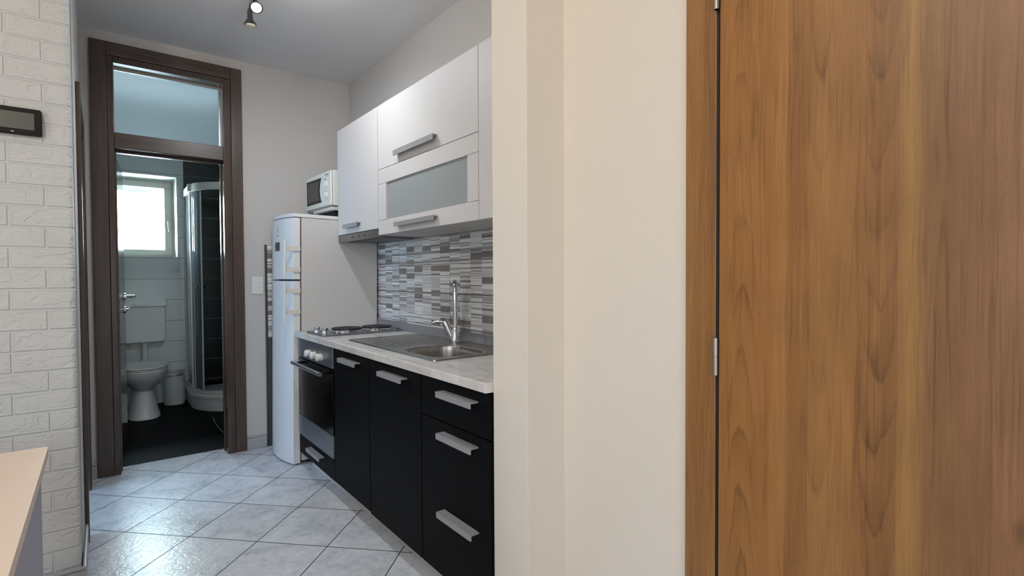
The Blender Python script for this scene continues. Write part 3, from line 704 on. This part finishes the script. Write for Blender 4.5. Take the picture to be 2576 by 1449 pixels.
# ------------------------------------------------------------------ oven
ov = thing('built_in_oven', 'built in oven with black glass door and three white knobs', 'oven', (1.33, 3.32, .225))
OY0, OY1 = 2.9895, 3.650
MB().box(XD+.022, 1.55, OY0, OY1, .2235, .870).build('body', M['profile'], ov)
MB().box(XD-.004, XD+.0215, OY0, OY1, .744, .869, .002).build('control_panel', M['steel'], ov)
od = MB().box(XD-.004, XD+.0215, OY0, OY1, .3585, .738, .002).build('door', M['dark_glass'], ov)
MB().box(XD-.006, XD+.0215, OY0, OY1, .2245, .357, .002).build('lower_panel', M['steel'], ov)
for y in (3.383, 3.274, 3.166):
    mb = MB().lathe([(.023, 0), (.0235, .004), (.0225, .006), (.0225, .03), (.019, .035)], (XD-.0045, y, .792), (-1, 0, 0), 12)
    mb.build('knob', M['white_plastic'], ov)
mb = MB().tube([(.986, 3.61, .709), (.986, 3.05, .709)], .0125, 20)
mb.build('handle_bar', M['brushed'], od)
for y in (3.57, 3.075):
    MB().box(.9895, XD-.0045, y-.012, y+.012, .702, .716, .002).build('handle_bracket', M['black'], od)

# ------------------------------------------------------------------ hob
hb = thing('electric_hob', 'steel electric hob with two black hot plates on the worktop', 'hob', (1.32, 3.36, WZ1))
HZ = WZ1+.0005
MB().prism(rrect(1.052, 1.578, 3.195, 3.52, .012), HZ, HZ+.010, .003).build('base_plate', M['steel'], hb)
for cx, r in ((1.262, .098), (1.468, .1)):
    pl_ = MB().lathe([(r+.006, 0), (r+.006, .004), (r, .008), (r, .010)], (cx, 3.362, HZ+.010), n=40).build('trim_ring', M['chrome'], hb)
    MB().lathe([(r-.004, .0), (r-.002, .006), (r-.006, .011), (r*.35, .012), (r*.33, .010), (.001, .010)], (cx, 3.362, HZ+.0205), n=40).build('hot_plate', M['matte_black'], hb)
for x, y in ((1.095, 3.435), (1.112, 3.335)):
    MB().lathe([(.023, 0), (.0225, .006), (.017, .008), (.0185, .026), (.016, .029)], (x, y, HZ+.0105), n=14).build('knob', M['chrome'], hb)
MB().lathe([(.007, 0), (.006, .006), (.002, .008)], (1.56, 3.23, HZ+.0105), n=12).build('indicator_lamp', M['black'], hb)

# ------------------------------------------------------------------ sink
sk = thing('kitchen_sink', 'inset steel sink with ribbed drainer in the worktop', 'sink', (1.34, 2.44, WZ1))
sx0, sx1, sy0, sy1 = 1.105, 1.572, 1.952, 2.93
outer = rrect(sx0, sx1, sy0, sy1, .016, 8)
bx0, bx1, by0, by1 = 1.15, 1.462, 1.998, 2.385
hole = rrect(bx0, bx1, by0, by1, .09, 8)
zt = WZ1+.0065
tbm = bmesh.new()
def ringv(pts, z): return [tbm.verts.new((p[0], p[1], z)) for p in pts]
n = len(outer)
ro0 = ringv(outer, WZ1+.0004); ro1 = ringv(rrect(sx0+.002, sx1-.002, sy0+.002, sy1-.002, .015, 8), zt); ro2 = ringv(rrect(sx0+.010, sx1-.010, sy0+.010, sy1-.010, .012, 8), zt+.0005); ro3 = ringv(rrect(sx0+.016, sx1-.016, sy0+.016, sy1-.016, .010, 8), zt-.002)
def bridge(a, b):
    for i in range(len(a)): tbm.faces.new((a[i], a[(i+1) % len(a)], b[(i+1) % len(b)], b[i]))
bridge(ro0, ro1); bridge(ro1, ro2); bridge(ro2, ro3)
# deck between the rim and the bowl edge: fan by nearest angle
h0 = ringv(hole, zt-.002)
def edges_of(r): return [tbm.edges.get((r[i], r[(i+1) % len(r)])) or tbm.edges.new((r[i], r[(i+1) % len(r)])) for i in range(len(r))]
es = edges_of(ro3)+edges_of(h0)
bmesh.ops.triangle_fill(tbm, edges=es, use_beauty=True)
prev = h0
for inset, dz, rr in ((.004, -.002, .09), (.010, -.008, .088), (.014, -.03, .086), (.018, -.115, .084), (.026, -.138, .078), (.045, -.148, .06)):
    cur = ringv(rrect(bx0+inset, bx1-inset, by0+inset, by1-inset, rr, 8), zt-.002+dz); bridge(prev, cur); prev = cur
tbm.faces.new(prev)
bmesh.ops.recalc_face_normals(tbm, faces=tbm.faces)
mb = MB(); mb._merge(tbm)
mb.build('basin', M['sink'], sk)
mb = MB()
for k in range(10):
    x = 1.165+k*.038
    ye = 2.44 if k < 8 else 2.56
    mb.tube([(x, ye, zt-.0045), (x, ye+.04, zt-.0025), (x, 2.79, zt-.0022), (x, 2.86, zt-.0045)], .0052, 10, .9)
mb.build('drainer_ribs', M['sink'], sk)
MB().lathe([(.03, 0), (.03, .003), (.02, .004), (.004, .002)], (1.306, 2.19, zt-.1495), n=24).build('drain', M['chrome'], sk)

# tap
tp = thing('kitchen_tap', 'chrome swan neck mixer tap standing behind the sink bowl', 'tap', (1.512, 2.43, zt-.002))
bx, by = 1.512, 2.43
mb = MB().lathe([(.034, 0), (.034, .004), (.029, .008), (.025, .03), (.022, .058), (.019, .066), (.0185, .075)], (bx, by, zt+.0005), n=32)
mb.build('body', M['chrome'], tp)
vx, vy = -.53, -.848
path = [(bx, by, zt+.07)] + [(bx, by, zt+.07+.025*i) for i in range(1, 9)]
ztop = zt+.07+.20
R = .055
for i in range(1, 13):
    a = PI*i/12; path.append((bx+vx*R*(1-math.cos(a)), by+vy*R*(1-math.cos(a)), ztop+R*math.sin(a)))
path.append((bx+vx*2*R, by+vy*2*R, ztop-.025)); path.append((bx+vx*2*R, by+vy*2*R, ztop-.036))
MB().tube(path, [.0125]*(len(path)-2)+[.0125, .0135], 18).build('spout', M['chrome'], tp)
lx, ly = -.7, .7
mb = MB().tube([(bx+lx*.015, by+ly*.015, zt+.012), (bx+lx*.035, by+ly*.035, zt+.058), (bx+lx*.05, by+ly*.05, zt+.092)], [.017, .018, .019], 18)
mb.build('valve_body', M['chrome'], tp)
mb = MB().tube([(bx+lx*.046, by+ly*.046, zt+.0905), (bx+lx*.058, by+ly*.058, zt+.112), (bx+lx*.062, by+ly*.062, zt+.118)], [.022, .021, .012], 18)
mb.tube([(bx+lx*.058, by+ly*.058, zt+.108), (bx+lx*.085, by+ly*.085, zt+.113), (bx+lx*.115, by+ly*.115, zt+.111), (bx+lx*.128, by+ly*.128, zt+.105)], [.010, .007, .006, .0065], 12, .7)
mb.build('lever', M['chrome'], tp)

# ------------------------------------------------------------------ switch on the end wall
sw = thing('light_switch', 'white multi gang light switch on the wall by the bathroom door', 'switch', (.92, 4.23, 1.21))
MB().prism(rrect(.878, .956, 1.147, 1.278, .008), YB-.009, YB-.0005, .003, axis='y').build('plate', M['white_plastic'], sw)
for z in (1.169, 1.198, 1.227):
    MB().box(.900, .934, YB-.0125, YB-.0092, z, z+.026, .001).build('rocker', M['white_plastic'], sw)

# wall display
di = thing('wall_display', 'black framed display with blank screen on the white brick wall', 'display', (-.28, 2.75, 1.87))
MB().prism(rrect(-.40, -.1675, 1.818, 1.918, .008), 2.724, 2.7485, .003, axis='y').build('frame', M['black'], di)
MB().box(-.385, -.1885, 2.7215, 2.7235, 1.836, 1.900, .0008).build('screen', M['screen'], di)
MB().box(-.255, -.247, 2.7222, 2.7238, 1.8235, 1.8275).build('maker_mark', M['handle'], di)

# table
ta = thing('side_table', 'beige topped table with grey end panel in front of the brick wall', 'table', (-.5, 1.6, 0))
MB().prism(rrect(-.95, -.138, .9, 2.204, .012), .708, .74, .003).build('table_top', M['table_top'], ta)
MB().box(-.185, -.1555, .95, 2.172, .0, .7075, .002).build('end_panel', M['table_side'], ta)
MB().box(-.93, -.90, .95, 2.172, .0, .7075, .002).build('end_panel', M['table_side'], ta)

# ------------------------------------------------------------------ ceiling spot bar
sp = thing('ceiling_spotlight', 'chrome ceiling spotlight bar with one lit and one dark lamp head', 'ceiling light', (.69, 3.0, CZ))
MB().lathe([(.06, 0), (.06, -.012), (.05, -.02), (.012, -.022)], (.69, 2.95, CZ-.0005), n=32).build('ceiling_rose', M['chrome'], sp)
MB().tube([(.69, 2.62, CZ-.028), (.69, 3.25, CZ-.028)], .009, 14).build('rail', M['chrome'], sp)
def head(p, dirv, lit):
    p = Vector(p); d = Vector(dirv).normalized()
    top = Vector((.69, p.y, CZ-.028))
    a = MB().tube([top, (top+p)/2+Vector((0, 0, .003)), p], .006, 10)
    a.lathe([(.0085, -.005), (.011, 0), (.0135, .006), (.0155, .05), (.0165, .052), (.030, .072), (.033, .082), (.0285, .083)], p, d, 20)
    h = a.build('lamp_head', M['lamp_metal'], sp)
    part_label(h, 'lit spot head' if lit else 'unlit spot head')
    MB().lathe([(.0275, .0), (.022, .007), (.001, .011)], p+d*.0815, d, 20).build('bulb', M['bulb'] if lit else M['bulb_off'], h)
    return p+d*.12, d
head((.688, 3.255, 2.775), (.03, .05, -1.), False)
lp, ld = head((.707, 3.205, 2.808), (-.10, -.66, -.72), True)
head((.688, 2.75, 2.79), (.2, -.1, -.9), True)

# ------------------------------------------------------------------ toilet, cistern, bin
to = thing('toilet', 'white floor standing toilet with closed lid in the bathroom', 'toilet', (.29, 5.9, 0))
cx = .295
rings = []
for z, rx, y0, y1, e in ((.0, .128, 5.69, 6.20, 2.6), (.02, .126, 5.695, 6.20, 2.6), (.06, .112, 5.72, 6.2, 2.5), (.16, .098, 5.755, 6.2, 2.4), (.245, .088, 5.77, 6.2, 2.3), (.27, .10, 5.745, 6.2, 2.3), (.30, .135, 5.69, 6.2, 2.3), (.35, .172, 5.625, 6.19, 2.3), (.40, .188, 5.592, 6.17, 2.3), (.437, .192, 5.582, 6.15, 2.3), (.445, .188, 5.588, 6.14, 2.3)):
    rings.append(sell(cx, (y0+y1)/2, rx, (y1-y0)/2, z, e, 44))
MB().loft(rings).build('bowl', M['ceramic'], to)
MB().loft([sell(cx, 5.86, .186, .245, .447, 2.3, 44, .275), sell(cx, 5.86, .190, .248, .453, 2.3, 44, .28), sell(cx, 5.86, .188, .246, .460, 2.3, 44, .278)]).build('seat', M['white_plastic'], to)
MB().loft([sell(cx, 5.86, .190, .246, .4635, 2.3, 44, .28), sell(cx, 5.86, .195, .25, .468, 2.3, 44, .286), sell(cx, 5.86, .192, .247, .476, 2.3, 44, .282), sell(cx, 5.86, .12, .15, .481, 2.3, 44, .18)]).build('lid', M['white_plastic'], to)
ci = thing('toilet_cistern', 'white wall mounted cistern above the toilet', 'cistern', (.29, 6.32, .63))
MB().prism(rrect(.075, .508, .634, 1.0, .045), 6.262, BY-.001, .014, 3, axis='y').build('tank', M['ceramic'], ci)
MB().prism([(6.244, .992), (6.255, .986), (BY-.002, .986), (BY-.002, 1.052), (6.275, 1.052), (6.25, 1.03)], .066, .516, .006, 2, axis='x').build('lid', M['ceramic'], ci)
MB().prism([(.235, 1.020), (.25, 1.004), (.30, .998), (.34, 1.004), (.355, 1.020)], 6.236, 6.252, .004, axis='y').build('flush_button', M['ceramic'], ci)
mb = MB().cyl((.335, 6.34, .633), (.335, 6.34, .60), .036).tube([(.335, 6.34, .61), (.335, 6.34, .48), (.332, 6.32, .43), (.315, 6.27, .40), (.30, 6.20, .39)], .026, 18)
mb.build('flush_pipe', M['white_plastic'], ci)

bi = thing('waste_bin', 'pale round swing top bin beside the toilet', 'bin', (.572, 6.24, 0))
bc = (.566, 6.24, 0)
MB().lathe([(.078, 0), (.088, .006), (.090, .03), (.094, .14), (.094, .24), (.092, .288), (.089, .290), (.088, .24), (.084, .012), (.002, .01)], bc, n=40, cap=False).build('body', M['bin'], bi)
mb = MB()
arc = [(bc[0]+.0905*math.cos(math.radians(a)), bc[1]+.0905*math.sin(math.radians(a))) for a in range(-25, 206, 10)]
mb.ribbon(arc, .2885, .335, .006); mb.build('raised_rim', M['bin'], bi)
Rb = Matrix.Translation((bc[0], bc[1], .288)) @ Matrix.Rotation(math.radians(14), 4, 'X')
MB().lathe([(.086, -.004), (.086, .0), (.06, .016), (.001, .022)], (0, 0, 0), n=36).build('swing_lid', M['chrome'], bi, rot=Rb)

# ------------------------------------------------------------------ shower
tr = thing('shower_tray', 'white quadrant shower tray in the bathroom corner', 'shower tray', (1.1, 5.95, 0))
SXL, SYF = .668, 5.50; SR = .47; scx, scy = SXL+SR, SYF+SR
def quad(off, n=20):
    """quadrant outline moved inwards by off: left wall edge, curve, front edge, right wall edge"""
    r = SR-off; p = [(SXL+off, BY-.003)]
    for i in range(n+1):
        a = math.radians(180+90*i/n); p.append((scx+r*math.cos(a), scy+r*math.sin(a)))
    p += [(BR-.003, SYF+off), (BR-.003, BY-.003)]
    return p
def qring(off, z): return [Vector((*q, z)) for q in quad(off)]
MB().loft([qring(.018, .001), qring(.012, .006), qring(.008, .108), qring(.012, .113)]).build('apron', M['ceramic'], tr)
MB().loft([qring(.016, .1135), qring(.004, .116), qring(.0, .122), qring(.0, .150), qring(.008, .160), qring(.06, .162), qring(.085, .155), qring(.11, .128), qring(.14, .122)]).build('basin', M['ceramic'], tr)
en = thing('shower_enclosure', 'curved glass shower enclosure with aluminium rails slid half open', 'shower enclosure', (1.1, 5.95, .162))
def path_q(off, a0=180., a1=270., left=True, right=True, n=20):
    r = SR-off; p = [(SXL+off, BY-.004)] if left else []
    for i in range(n+1):
        a = math.radians(a0+(a1-a0)*i/n); p.append((scx+r*math.cos(a), scy+r*math.sin(a)))
    if right: p.append((BR-.004, SYF+off))
    return p
RO = .035
MB().ribbon(path_q(RO), 2.10, 2.17, .034).build('top_rail', M['white_plastic'], en)
MB().ribbon(path_q(RO), .1625, .195, .034).build('bottom_rail', M['white_plastic'], en)
mb = MB().box(SXL+RO-.016, SXL+RO+.016, BY-.03, BY-.003, .196, 2.099, .003)
mb.build('wall_profile', M['white_plastic'], en)
MB().box(BR-.03, BR-.003, SYF+RO-.016, SYF+RO+.016, .196, 2.099, .003).build('wall_profile', M['white_plastic'], en)
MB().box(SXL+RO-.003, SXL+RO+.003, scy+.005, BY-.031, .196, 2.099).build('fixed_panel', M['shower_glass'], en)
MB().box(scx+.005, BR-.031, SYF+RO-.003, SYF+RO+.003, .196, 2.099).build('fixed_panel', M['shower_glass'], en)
mb = MB().box(SXL+RO-.012, SXL+RO+.012, scy-.012, scy+.008, .196, 2.099, .003)
mb.build('post', M['brushed'], en)
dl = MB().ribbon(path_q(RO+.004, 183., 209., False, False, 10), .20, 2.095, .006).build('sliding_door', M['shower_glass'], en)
def arcpt(a, off): r = SR-off; a = math.radians(a); return (scx+r*math.cos(a), scy+r*math.sin(a))
for a in (183., 191., 209.):
    x, y = arcpt(a, RO+.004); MB().tube([(x, y, .2), (x, y, 2.094)], .0075, 10).build('edge_strip', M['white_plastic'], dl)
x, y = arcpt(206., RO-.002); x2, y2 = arcpt(206., RO+.05)
MB().tube([(x-.035*math.cos(math.radians(26)), y-.035*math.sin(math.radians(26)), 1.18), (x2, y2, 1.18)], [.013, .013], 14).build('knob', M['chrome'], dl)
x, y = arcpt(187., RO)
MB().lathe([(.034, 0), (.036, .004), (.036, .066), (.034, .07)], (x, y, 2.1005), n=20).build('rail_joint', M['white_plastic'], en)

# thin grey line on the bathroom floor
cdm = MB().tube([(.783, 5.40, .0045), (.772, 5.28, .0045), (.764, 5.12, .0045), (.764, 4.95, .0045), (.772, 4.78, .0045), (.785, 4.62, .0045), (.80, 4.5, .0045)], .003, 8)
tag(cdm.build('floor_line', M['handle']), 'thin grey line curving over the black bathroom floor', 'floor_line')

# ------------------------------------------------------------------ light
W = bpy.data.worlds.new('daylight'); bpy.context.scene.world = W; W.use_nodes = True
wt_ = W.node_tree; wt_.nodes.clear()
wo = wt_.nodes.new('ShaderNodeOutputWorld'); bg = wt_.nodes.new('ShaderNodeBackground')
tc = wt_.nodes.new('ShaderNodeTexCoord'); sx = wt_.nodes.new('ShaderNodeSeparateXYZ'); rp = wt_.nodes.new('ShaderNodeValToRGB'); mp = wt_.nodes.new('ShaderNodeMath')
mp.operation = 'MULTIPLY_ADD'; mp.inputs[1].default_value = .5; mp.inputs[2].default_value = .5
wt_.links.new(tc.outputs['Generated'], sx.inputs[0]); wt_.links.new(sx.outputs[2], mp.inputs[0]); wt_.links.new(mp.outputs[0], rp.inputs[0])
rp.color_ramp.elements[0].position = .44; rp.color_ramp.elements[0].color = (.62, .60, .56, 1)
rp.color_ramp.elements[1].position = .52; rp.color_ramp.elements[1].color = (.80, .90, 1.0, 1)
wt_.links.new(rp.outputs[0], bg.inputs[0]); bg.inputs[1].default_value = 6.0; wt_.links.new(bg.outputs[0], wo.inputs[0])

def area(name, loc, rot, sx_, sy_, portal=True, power=0., col=(1, 1, 1)):
    l = bpy.data.lights.new(name, 'AREA'); l.shape = 'RECTANGLE'; l.size = sx_; l.size_y = sy_; l.energy = power; l.color = col
    l.cycles.is_portal = portal
    o = bpy.data.objects.new(name, l); C.objects.link(o); o.location = loc; o.rotation_euler = rot; return o
area('bathroom_window_daylight', (.3175, 6.86, 1.89), (-PI/2, 0, 0), .64, .83)
area('living_window_daylight', (-3.62, -.7, 1.6), (0, -PI/2, 0), 1.5, 2.4)
area('balcony_daylight', (-.8, -3.12, 1.1), (PI/2, 0, 0), 1.2, 2.2)
def point(name, loc, power, col, r):
    l = bpy.data.lights.new(name, 'POINT'); l.energy = power; l.color = col; l.shadow_soft_size = r
    o = bpy.data.objects.new(name, l); C.objects.link(o); o.location = loc; return o
point('living_ceiling_lamp', (-.8, .55, 2.55), 46., (1., .84, .66), .12)
area('bathroom_sky', (.3175, 6.95, 1.95), (-PI/2, 0, 0), .95, 1.0, False, 250., (.72, .89, 1.))
point('upper_wall_fill', (.72, 2.72, 2.66), 5., (.95, .96, 1.), .05)  # added fill light, lifts the wall above the cabinets and the ceiling
# side room window daylight
l = area('side_room_daylight', (-3.3, 3.75, 1.5), (0, -PI/2, 0), 1.6, 1.4, False, 66., (.42, .69, 1.))
def spot(name, loc, d, power, col):
    l = bpy.data.lights.new(name, 'SPOT'); l.energy = power; l.color = col; l.spot_size = math.radians(150); l.spot_blend = .8; l.shadow_soft_size = .03
    o = bpy.data.objects.new(name, l); C.objects.link(o); o.location = loc
    o.rotation_euler = Vector(d).to_track_quat('-Z', 'Y').to_euler(); return o
spot('lit_spot_beam', lp, ld, 14., (.86, .92, 1.))
spot('second_spot_beam', (.715, 2.735, 2.67), (.2, .35, -.9), 34., (.93, .96, 1.))

# ------------------------------------------------------------------ camera
f, yaw, pitch, roll = 1320.917, math.radians(38.08603), math.radians(1.28046), math.radians(-.26943)
fw = Vector((math.sin(yaw)*math.cos(pitch), math.cos(yaw)*math.cos(pitch), -math.sin(pitch)))
r = Vector((math.cos(yaw), -math.sin(yaw), 0)); u = r.cross(fw)
r2 = r*math.cos(roll)+u*math.sin(roll); u2 = -r*math.sin(roll)+u*math.cos(roll)
cam = bpy.data.cameras.new('camera'); cam.sensor_width = 36; cam.sensor_fit = 'HORIZONTAL'; cam.lens = f/2576*36; cam.clip_start = .02
co = bpy.data.objects.new('camera', cam); C.objects.link(co)
mt = Matrix.Identity(4)
for i in range(3): mt[i][0] = r2[i]; mt[i][1] = u2[i]; mt[i][2] = -fw[i]
mt[0][3], mt[1][3], mt[2][3] = 0, 0, 1.27
co.matrix_world = mt
sc = bpy.context.scene; sc.camera = co
vs = sc.view_settings; vs.view_transform = 'Standard'; vs.look = 'None'; vs.gamma = 1.; vs.use_curve_mapping = False; vs.exposure = -.1
cy = sc.cycles; cy.max_bounces = 10; cy.diffuse_bounces = 6; cy.glossy_bounces = 5; cy.transmission_bounces = 8; cy.transparent_max_bounces = 12
cy.caustics_reflective = False; cy.caustics_refractive = False; cy.sample_clamp_indirect = 6.
cy.use_denoising = True
for o in ROOTS:
    if 'org' in o: del o['org']
